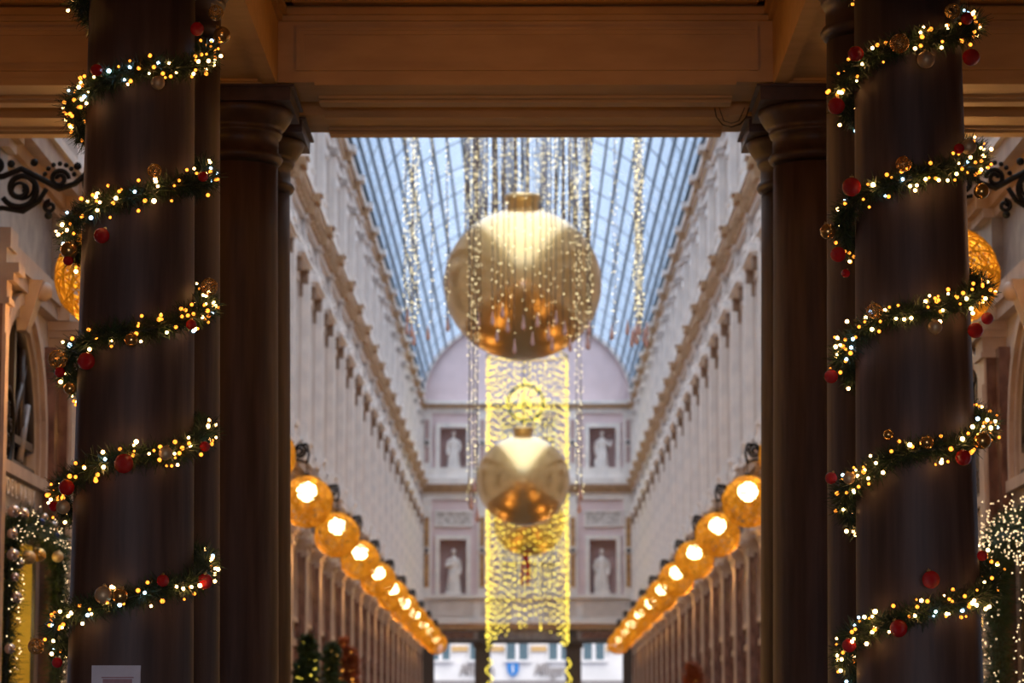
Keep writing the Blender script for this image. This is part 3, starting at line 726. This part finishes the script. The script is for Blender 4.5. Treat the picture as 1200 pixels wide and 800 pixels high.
# ------------------------------------------------------------ woven ball lamps on iron brackets
m = MB()
R_ = .39; rr = random.Random(3)
for i in range(74):
    ax = Vector((rr.gauss(0, 1), rr.gauss(0, 1), rr.gauss(0, 1))).normalized(); u = ax.orthogonal().normalized(); v = ax.cross(u)
    off = rr.uniform(-.8, .8); rad = math.sqrt(1-off*off); Rk = R_*rr.uniform(.93, 1.0); n_ = max(10, int(30*rad)); ph = rr.uniform(0, 6)
    pts = [(ax*off+(u*math.cos(a+ph)+v*math.sin(a+ph))*rad)*Rk for a in np.linspace(0, 2*PI, n_+1)[:-1]]
    m.tube(pts, .0062, M_weave, 4, True)
weave_me = m.mesh('woven_shade')
m = MB(); m.sphere((0, 0, .15), .145, E_lamp, 20, 14); bulb_me = m.mesh('bulb')
m = MB(); m.tube([(0, 0, .28), (0, 0, .40)], .03, M_black, 8); m.tube([(0, 0, .39), (0, 0, .58)], .008, M_black, 5)
m.sphere((0, 0, .405), .05, M_black, 10, 6, .5); hook_me = m.mesh('hanging_rod')
def spiral(cx_, cz, r0, r1, a0, turns, n=36): return [(cx_+(r0+(r1-r0)*i/n)*math.cos(a0+turns*2*PI*i/n), 0, cz+(r0+(r1-r0)*i/n)*math.sin(a0+turns*2*PI*i/n)) for i in range(n+1)]
def bracket_mesh(s):
    m = MB()
    def tb(pts, r): m.tube([(s*p[0], p[1], p[2]) for p in pts], r, M_black, 6)
    tb([(0, 0, -.12), (0, 0, .30)], .022)
    tb(spiral(.30, .12, .155, .03, PI*1.15, 1.6), .024)       # big scroll by the wall
    tb(spiral(.30, .12, .10, .02, 0.3, -1.2), .012)
    tb(spiral(.10, .30, .075, .02, -PI*.4, -1.5), .022)       # upper scroll
    tb([(.03, 0, .20), (.16, 0, .22), (.30, 0, .28), (.46, 0, .20), (.60, 0, .12), (.72, 0, .16), (.84, 0, .27), (.97, 0, .28)], .024)
    tb(spiral(.60, .20, .075, .02, PI*.0, 1.5), .018)
    tb(spiral(.86, .17, .10, .02, PI*.5, -1.6), .022)
    tb([(.0, 0, -.05), (.16, 0, -.03), (.32, 0, -.06), (.44, 0, .02), (.50, 0, .12)], .020)
    tb(spiral(.53, -.02, .05, .012, PI*.5, 1.3), .016)
    tb([(.78, 0, .06), (.90, 0, .03), (.97, 0, .0)], .016)
    tb([(.97, 0, .28), (1.0, 0, .14), (.97, 0, .0)], .02)
    for k in range(7): a = .3+k*.42; m.sphere((s*(.60+.12*math.cos(a)), 0, .20+.12*math.sin(a)), .02, M_black, 8, 6)
    for (x, z) in ((.40, .33), (.22, .32), (.52, -.09), (.02, -.14), (.74, .30)): m.sphere((s*x, 0, z), .032, M_black, 8, 6)
    return m.mesh('scrollwork')
for s, side in ((-1, 'left'), (1, 'right')):
    bm2 = bracket_mesh(-s)
    for i in range(13):
        y = Y0+7*i; zz = 5.15+(.03 if i == 0 else 0)
        if i == 0: la = 'woven orange ball lamp peeking out beside the %s garlanded column' % side; lb_ = 'black scrolled iron bracket above the lamp beside the %s garlanded column' % side
        elif i == 1: la = 'woven orange ball lamp on the %s wall, hidden behind the dark columns' % side; lb_ = 'black iron bracket on the %s wall, hidden behind the dark columns' % side
        elif i == 2: la = 'woven ball lamp on the %s wall cut off by the dark column edge' % side; lb_ = 'iron bracket of the %s lamp cut off by the dark column edge' % side
        else:
            la = '%s glowing woven ball lamp of the %s row counted from the camera end' % (ORD[i-3], side); lb_ = 'iron bracket above the %s full lamp of the %s row' % (ORD[i-3], side)
        t = empty('woven_ball_lamp', (s*3.28, y, zz)); tag(t, la, 'lamp', 'woven ball lamps on the %s wall' % side)
        link('woven_shade', weave_me, t, rot=(0, 0, i*1.3)); link('bulb', bulb_me, t); link('hanging_rod', hook_me, t)
        if i > 1: g_l = lamp('added_lamp_fill', 'POINT', (s*.38, 0, -.35), 15, (1.0, .50, .13), .08); g_l.parent = t  # unseen extra light, added below each ball lamp to warm the pilasters
        q = link('lamp_bracket', bm2, None, (s*4.25, y, zz+.58)); tag(q, lb_, 'bracket', 'iron lamp brackets on the %s wall' % side)

# ------------------------------------------------------------ foliage helper
def needles(centers, dirs, radius, n, ln, wd, m, seed=1, flat=1.0):
    """one mesh of n fir needles around a poly-line"""
    g_ = np.random.default_rng(seed); C = np.array(centers); D = np.array(dirs)
    k = g_.integers(0, len(C)-1, n); f = g_.random((n, 1)); P = C[k]*(1-f)+C[k+1]*f; T = D[k]
    R = g_.normal(size=(n, 3)); R -= T*np.sum(R*T, 1, keepdims=True); R /= np.linalg.norm(R, axis=1, keepdims=True)+1e-9
    dist = radius*g_.random((n, 1))**.7; s0 = P+R*dist*.35; dr = R+T*g_.normal(scale=.7, size=(n, 1))+g_.normal(scale=.3, size=(n, 3)); dr /= np.linalg.norm(dr, axis=1, keepdims=True)
    L = ln*(.6+.8*g_.random((n, 1))); s1 = s0+dr*L*(.5+dist/radius*.7)
    side = np.cross(dr, g_.normal(size=(n, 3))); side /= np.linalg.norm(side, axis=1, keepdims=True)+1e-9; side *= wd
    V = np.stack([s0-side, s0+side, s1+side*.4, s1-side*.4], 1).reshape(-1, 3)
    me = bpy.data.meshes.new('foliage'); me.vertices.add(len(V)); me.vertices.foreach_set('co', V.ravel())
    me.loops.add(4*n); me.loops.foreach_set('vertex_index', np.arange(4*n)); me.polygons.add(n); me.polygons.foreach_set('loop_start', np.arange(0, 4*n, 4)); me.polygons.foreach_set('loop_total', np.full(n, 4))
    me.update(calc_edges=True); me.materials.append(m); return me
# bauble kinds
def bauble_meshes(m_ball, wire=False):
    a = MB()
    if wire:
        r5 = random.Random(5)
        for i in range(26):
            ax = Vector((r5.gauss(0, 1), r5.gauss(0, 1), r5.gauss(0, 1))).normalized(); u = ax.orthogonal().normalized(); v = ax.cross(u)
            a.tube([(u*math.cos(q)+v*math.sin(q))*1.0 for q in np.linspace(0, 2*PI, 21)[:-1]], .035, m_ball, 4, True)
    else: a.sphere((0, 0, 0), 1.0, m_ball, 24, 16)
    c_ = MB(); c_.lathe([(.22, .95), (.22, 1.15), (.05, 1.17)], M_capm, n=12); c_.tube([(.09*math.cos(q), 0, 1.24+.09*math.sin(q)) for q in np.linspace(0, 2*PI, 11)[:-1]], .025, M_capm, 4, True)
    return a.mesh('ball'), c_.mesh('cap')
BK = {'red': bauble_meshes(M_red), 'gold': bauble_meshes(M_goldb), 'pale': bauble_meshes(M_goldm), 'wire': bauble_meshes(M_goldb, True), 'silver': bauble_meshes(M_silver), 'blue': bauble_meshes(M_blue_b)}
BN = {'red': 'red glitter', 'gold': 'shiny gold', 'pale': 'matt pale gold', 'wire': 'openwork gold wire', 'silver': 'pinkish silver', 'blue': 'dark blue'}
def bauble(kind, loc, r, label, group, name='christmas_bauble'):
    t = empty(name, loc); t.scale = (r, r, r); tag(t, label, 'bauble', group)
    link('ball', BK[kind][0], t); link('cap', BK[kind][1], t); t.rotation_euler = (random.uniform(-.5, .5), random.uniform(-.5, .5), random.uniform(0, 6)); return t
bw = MB(); bw.sphere((0, 0, 0), 1.0, E_warm, 8, 6); BULB = {'w': bw.mesh('bulb')}
bw = MB(); bw.sphere((0, 0, 0), 1.0, E_amb, 8, 6); BULB['a'] = bw.mesh('bulb_amber')
bw = MB(); bw.sphere((0, 0, 0), 1.0, E_cool, 8, 6); BULB['c'] = bw.mesh('bulb_cool')

def garland(side, xc, yc, mids, xm):
    # heights where each turn crosses the front of the column
    zs = [at(xm, y, yc-.36).z for y in mids]
    zs = [zs[0]+(zs[0]-zs[1])]+zs+[zs[-1]-(zs[0]-zs[-1])/(len(zs)-1)]
    zs = zs[::-1]
    A0, A1 = PI, 2*PI*(len(zs)-1)-PI*.2
    n_ = 420; aa = np.linspace(A0, A1, n_)
    r5 = random.Random(len(side))
    pts = []
    for a in aa:
        z = float(np.interp(a/(2*PI), range(len(zs)), zs)); z += .010*math.sin(a*4.3+len(side))-.018*math.sin(2*a)
        R = shaft_r(z)+.062
        pts.append(Vector((xc+R*math.sin(a), yc-R*math.cos(a), z)))
    dirs = [(pts[min(i+1, n_-1)]-pts[max(i-1, 0)]).normalized() for i in range(n_)]
    base = Vector((xc, yc, 0))
    loc = [p-base for p in pts]
    t = empty('fir_garland', base); tag(t, 'fir garland spiralling up the %s front column' % side, 'garland')
    link('foliage', needles(loc, dirs, .075, 38000, .055, .0024, M_fir, len(side)), t)
    st = MB(); st.tube(loc, .012, M_wire, 5); st.build('stem', t)
    # string of lights
    u = empty('string_lights', base); tag(u, 'string of warm fairy lights wound into the garland on the %s front column' % side, 'string lights')
    wp = []; bl = []
    for i, (p, d) in enumerate(zip(loc, dirs)):
        q = d.orthogonal().normalized(); v = d.cross(q); a = i*.9
        wp.append(p+(q*math.cos(a)+v*math.sin(a))*.04)
    wm_ = MB(); wm_.tube(wp, .003, M_wire, 4); wm_.build('wire', u)
    nb = 560
    for i in range(nb):
        k = r5.uniform(0, n_-2); j = int(k); p = Vector(loc[j]).lerp(Vector(loc[j+1]), k-j); d = dirs[j]
        q = Vector((r5.gauss(0, 1), r5.gauss(0, 1), r5.gauss(0, 1))); q -= d*q.dot(d); q.normalize()
        outw = Vector((p.x, p.y, 0)).normalized()
        o_ = q*r5.uniform(.035, .082)
        if o_.dot(outw) < -.01: o_ -= outw*o_.dot(outw)*1.6
        bl.append((p+o_, r5.uniform(.006, .0105), r5.choices('cwa', (.07, .38, .55))[0]))
    bl.sort(key=lambda e_: e_[0].y)
    def vis(e_):
        p = e_[0]; return p.y < -.02 and 1.85 < p.z < 5.15
    front = [e_ for e_ in bl if vis(e_)]
    r5.shuffle(front); front = sorted(front[:100], key=lambda e_: -e_[1]); fs = set(id(e_) for e_ in front)
    for e_ in front: link('bulb', BULB[e_[2]], u, e_[0], None, e_[1]*1.12)
    rest = MB()
    for e_ in bl:
        if id(e_) not in fs: rest.sphere(e_[0], e_[1], {'w': E_warm, 'a': E_amb, 'c': E_cool}[e_[2]], 6, 4)
    q = rest.build('bulb_cluster', u); q['kind'] = 'stuff'
    return pts
LM = (84, 228, 388, 538, 702); RM = (47, 205, 362, 528, 716)
XGL, XGR = XCL+COLDX['Al'], XCR+COLDX['Ar']
garland('left', XGL, YA, LM, 157); garland('right', XGR, YA, RM, 1065)
BL = [('red',231,34,8),('gold',260,41,10),('wire',253,15,9),('red',113,82,7),('pale',185,97,8),('red',238,207,6),('wire',181,200,8),('red',119,276,9),('gold',81,293,10),('red',80,305,6),
      ('wire',245,336,10),('red',101,423,10),('wire',68,421,11),('red',70,436,6),('gold',154,398,8),('gold',82,455,7),('red',224,380,6),('red',145,543,11),('pale',194,531,8),('red',78,571,9),
      ('red',63,593,6),('pale',74,594,8),('red',240,523,6),('pale',121,697,10),('gold',141,698,9),('wire',42,757,9),('red',240,681,9),('red',191,680,7),('red',67,776,6)]
BR = [('red',1003,63,9),('wire',1054,51,11),('wire',1116,13,9),('red',1133,22,7),('red',1138,67,10),('pale',1085,70,10),('red',980,124,10),('red',998,219,11),('wire',1059,192,9),('pale',1135,172,9),
      ('red',1124,174,6),('gold',1150,224,9),('gold',970,271,9),('red',982,298,9),('red',991,320,5),('wire',1025,364,9),('pale',1096,383,8),('red',1143,387,9),('red',1157,373,7),('red',974,441,8),
      ('gold',1041,509,6),('gold',1086,518,8),('gold',1151,516,10),('red',974,560,7),('pale',995,560,7),('red',1129,536,9),('red',1091,679,10),('red',1053,736,10),('red',995,756,8),('red',1151,651,6)]
for side, xc, lst, mids, xm in (('left', XGL, BL, LM, 157), ('right', XGR, BR, RM, 1065)):
    seen = {}
    for kd, px, py, r in lst:
        R = .43; x_ = at(px, py, YA-.3).x-xc; x_ = max(-R*.985, min(R*.985, x_)); dy = math.sqrt(R*R-x_*x_)
        p = at(px, py, YA-dy); rad = r/FPX*14.15*1.04
        turn = min(range(5), key=lambda k: abs(py-(mids[k]-(px-xm)*.5+0)))
        f = (px-xm)/100
        pos = 'far left end' if f < -.75 else 'left part' if f < -.25 else 'middle' if f < .25 else 'right part' if f < .72 else 'far right end'
        lab = '%s bauble, %s of the %s garland turn, %s column' % (BN[kd], pos, ORD[turn], side)
        k = (lab); c_ = seen.get(k, 0); seen[k] = c_+1
        if c_: lab = lab.replace(BN[kd], ('smaller ' if c_ == 1 else 'tiny lowest ')+BN[kd])
        bauble(kd, p, rad, lab, 'baubles on the %s column garland' % side)

# framed notice on the left column
p = at(136.5, 790, YA-.31)
t = empty('wall_notice', (p.x, YA-.325, p.z)); tag(t, 'white framed notice fixed low on the left garlanded column', 'notice')
m = MB(); m.box(-.118, .118, 0, .012, -.30, .043, M_paper); m.build('board', t)
m = MB(); m.box(-.063, .078, -.003, .0, -.16, -.022, M_print); m.box(-.07, .085, -.002, 0, -.018, -.012, M_print); m.build('printed_panel', t)
m = MB(); m.box(-.06, .06, .012, .045, -.25, .0, M_black); m.build('mount', t)
# cable loops at the right end of the lintel
t = empty('cable_loop', at(857, 140, YC+.25)); tag(t, 'thin loose cable loop under the lintel beside the right capital', 'cable')
m = MB(); m.tube([(-.11, 0, .08), (-.10, 0, .02), (-.06, 0, -.035), (0, 0, -.05), (.06, 0, -.03), (.10, 0, .02), (.12, 0, .08)], .004, M_black, 5)
m.tube([(-.08, 0, .08), (-.05, 0, -.01), (0, 0, -.025), (.05, 0, -.01), (.09, 0, .08)], .003, M_black, 5); m.build('cable', t)

# ------------------------------------------------------------ near shops
def door_garland(side, s, mfol, thick, nb, nneed, led, label):
    yc = Y0+BAY/2; X = s*(WX-.20); base = Vector((X, yc, 0))
    path = [(-1.36, .3), (-1.36, 1.5), (-1.34, 2.6), (-1.28, 3.2), (-1.0, 3.33), (0, 3.37), (.8, 3.33), (1.08, 3.2), (1.12, 2.6), (1.12, 1.5), (1.12, .3)]
    P = [Vector((0, y, z)) for y, z in path]; pts = []
    for a, c in zip(P[:-1], P[1:]):
        for i in range(8): pts.append(a.lerp(c, i/8))
    pts.append(P[-1]); D = [(pts[min(i+1, len(pts)-1)]-pts[max(i-1, 0)]).normalized() for i in range(len(pts))]
    t = empty('door_garland', base); tag(t, label, 'garland')
    link('foliage', needles(pts, D, thick, nneed, .10, .003, mfol, 5+s), t)
    m = MB(); m.tube(pts, .03, M_wire, 6); m.build('stem', t)
    m = MB(); rr = random.Random(9+s)
    for i in range(nb):
        k = rr.randrange(len(pts)); p = pts[k]; m.octa((p.x-s*rr.uniform(.0, thick*1.1), p.y+rr.gauss(0, thick*.55), p.z+rr.gauss(0, thick*.55)), .0052, led)
    q = m.build('bulb_cluster', t); q['kind'] = 'stuff'
    return base
bp_ = door_garland('left', -1, M_fir, .11, 240, 16000, E_shop, 'dark fir garland with silver baubles around the yellow lit shop door on the left')
door_garland('right', 1, M_fir2, .24, 800, 22000, E_shop, 'dense green fir garland full of tiny lights around the shop entrance on the right')
LS = [('silver',12,599,7),('silver',23,602,7),('silver',58,617,7),('pale',31,653,8),('silver',12,650,7),('silver',20,661,5),('pale',65,652,7),('gold',43,650,8),('silver',17,700,7),('silver',10,760,6),('silver',15,676,5),
      ('blue',44,612,5),('blue',62,628,5),('silver',48,606,5),('silver',75,634,5),('silver',5,625,6)]
posw = ['at the top left corner','on top beside the left corner','at the middle of the top','hanging at the inner left top','at the outer left side under the corner','just inside the left corner','at the right top corner','over the door opening','halfway down the left side','lowest on the left side','below the left corner',
        'small, left of the middle top','small, right of the middle top','under the sign lettering','at the far right of the top','at the left edge, highest']
for (kd, px, py, r), pw in zip(LS, posw):
    Y = 4.0*FPX/(618-px); Y = min(max(Y, 22.6), 26.2); p = at(px, py, Y)
    p.x = max(p.x, -3.98)
    bauble(kd, p, r/FPX*24, '%s bauble %s of the left shop garland' % (BN[kd], pw), 'baubles on the left shop garland')
# yellow lit shop interior behind the left door
b = MB(); b.box(-WX-.59, -WX-.56, Y0+.45, Y0+3.0, 0, 3.45, M_yel); b.box(-WX-.56, -WX-.03, Y0+2.90, Y0+2.93, 0, 3.45, M_yel); b.box(-WX-.56, -WX-.03, Y0+.5, Y0+.55, 0, 3.45, M_yel)
b.box(-WX-.59, -WX-.03, Y0+.5, Y0+2.93, 3.36, 3.45, M_yel); struct(b.build('wall_shop_interior'))
b = MB(); b.box(-WX-.03, -WX-.002, Y0+2.86, Y0+2.9, 0, 3.35, M_dark)
b.box(-WX-.03, -WX-.002, Y0+.60, Y0+.68, 0, 3.35, M_dark); b.box(-WX-.03, -WX-.002, Y0+.62, Y0+2.88, 3.28, 3.35, M_dark); struct(b.build('door_1'))
b = MB(); b.box(WX+.035, WX+.05, Y0+.55, Y0+BAY-.55, 0, 3.4, emit('lit_door_glass', (1.0, .52, .10), .45))
for (y0, y1) in ((.60, .70), (1.70, 1.8), (2.8, 2.9)): b.box(WX+.002, WX+.034, Y0+y0, Y0+y1, 0, 3.35, M_dark)
b.box(WX+.002, WX+.034, Y0+.6, Y0+2.9, 3.22, 3.35, M_dark); struct(b.build('door_2'))
lamp('assumed_shop_light', 'POINT', (-WX-.35, Y0+1.9, 2.7), 14, (1.0, .75, .3), .05)  # unseen lamp, assumed for the yellow shop interior
# shop sign lettering
t = empty('shop_sign', (-WX+.035, Y0+BAY/2, 3.62)); tag(t, 'raised pale capital lettering on the grey fascia above the left shop door', 'sign')
for k_, ch_ in enumerate('DELVAUX'): text(ch_, 'letter', (0, -.68+k_*.205, -.03), .20, M_lett, (PI/2, 0, PI/2), t, ext=.02, wscale=1.05)
# round iron ornament in the left arched window
for s, side in ((-1, 'left'), (1, 'right')):
    t = empty('window_ornament', (s*(WX+.0), Y0+BAY/2-.45, 4.17)); tag(t, 'round black scrolled ironwork standing in the near %s arched window' % side, 'ironwork')
    m = MB(); R6 = .27
    m.tube([(0, R6*math.cos(a), R6*1.15*math.sin(a)) for a in np.linspace(0, 2*PI, 33)[:-1]], .025, M_black, 6, True); m.build('rim', t)
    m = MB()
    for k in range(6):
        a = k*PI/3; sp = spiral(.14*math.cos(a), .15*math.sin(a), .07, .015, a, 1.5, 20); m.tube([(0, p[0], p[2]) for p in sp], .014, M_black, 5)
    m.build('scrollwork', t)
    # tilted hopper pane
    t = empty('tilted_casement', (s*(WX+.02), Y0+BAY/2+.42, 4.0)); tag(t, 'grey tilted casement bar in the near %s arched window' % side, 'casement')
    m = MB(); m.tube([(0, -.10, -.05), (0, .22, .45)], .03, M_frieze, 6); m.build('bar', t)

# ------------------------------------------------------------ decorated trees along the shops further back
def tree(x, y, h, r, mf, nl, label, led, seed, name='christmas_tree'):
    t = empty(name, (x, y, 0)); tag(t, label, 'tree')
    rr = random.Random(seed); pts = []; ds = []
    m = MB(); m.tube([(0, 0, 0), (0, 0, h*.96)], [.05, .015], M_dark, 6); m.build('trunk', t)
    br = []
    V = []
    cs = []; dd = []
    for i in range(110):
        z = h*(.12+.86*rr.random()); a = rr.uniform(0, 6.28); L = r*(1-(z/h)**1.4)+.06
        d = Vector((math.cos(a), math.sin(a), .25)).normalized()
        for k in range(4): cs.append(Vector((0, 0, z))+d*L*k/3.0); dd.append(d)
    # needles along each branch (stepping over joins between branches)
    g_ = np.random.default_rng(seed); C = []; D = []
    mb2 = []
    n = 9000; C = np.array(cs).reshape(110, 4, 3); Dn = np.array(dd).reshape(110, 4, 3)
    bi = g_.integers(0, 110, n); f = g_.random((n, 1)); P = C[bi, 0]*(1-f)+C[bi, 3]*f; T = Dn[bi, 0]
    R = g_.normal(size=(n, 3)); dr = R*.6+T*.5; dr /= np.linalg.norm(dr, axis=1, keepdims=True); s1 = P+dr*.14; sd_ = np.cross(dr, g_.normal(size=(n, 3))); sd_ /= np.linalg.norm(sd_, axis=1, keepdims=True); sd_ *= .012
    Vv = np.stack([P-sd_, P+sd_, s1+sd_*.5, s1-sd_*.5], 1).reshape(-1, 3)
    me = bpy.data.meshes.new('foliage'); me.from_pydata(Vv.tolist(), [], [(4*i, 4*i+1, 4*i+2, 4*i+3) for i in range(n)]); me.materials.append(mf); link('foliage', me, t)
    m = MB()
    for i in range(nl):
        k = rr.randrange(110); f = rr.uniform(.5, 1.05); p = C[k, 0]*(1-f)+C[k, 3]*f; m.octa((p[0], p[1], p[2]), .022, led)
    q = m.build('bulb_cluster', t); q['kind'] = 'stuff'
tree(-3.62, 48.4, 3.35, .42, M_fir, 130, 'green tree with yellow lights by the left shops beside the dark column edge', E_yel, 1)
tree(-3.62, 54.5, 3.45, .45, M_fir, 110, 'dark fir with warm lights between the green and the copper trees on the left', emit('amber_led', (1, .5, .1), 6), 2)
tree(-3.55, 58.0, 3.65, .55, M_orn, 200, 'copper orange decorated tree glowing by the left shops', emit('orange_led', (1, .42, .06), 5), 3)
tree(3.5, 62.0, 3.25, .55, M_orn, 60, 'copper brown decorated tree low beside the right shops', emit('dim_orange_led', (1, .45, .1), 3), 4)
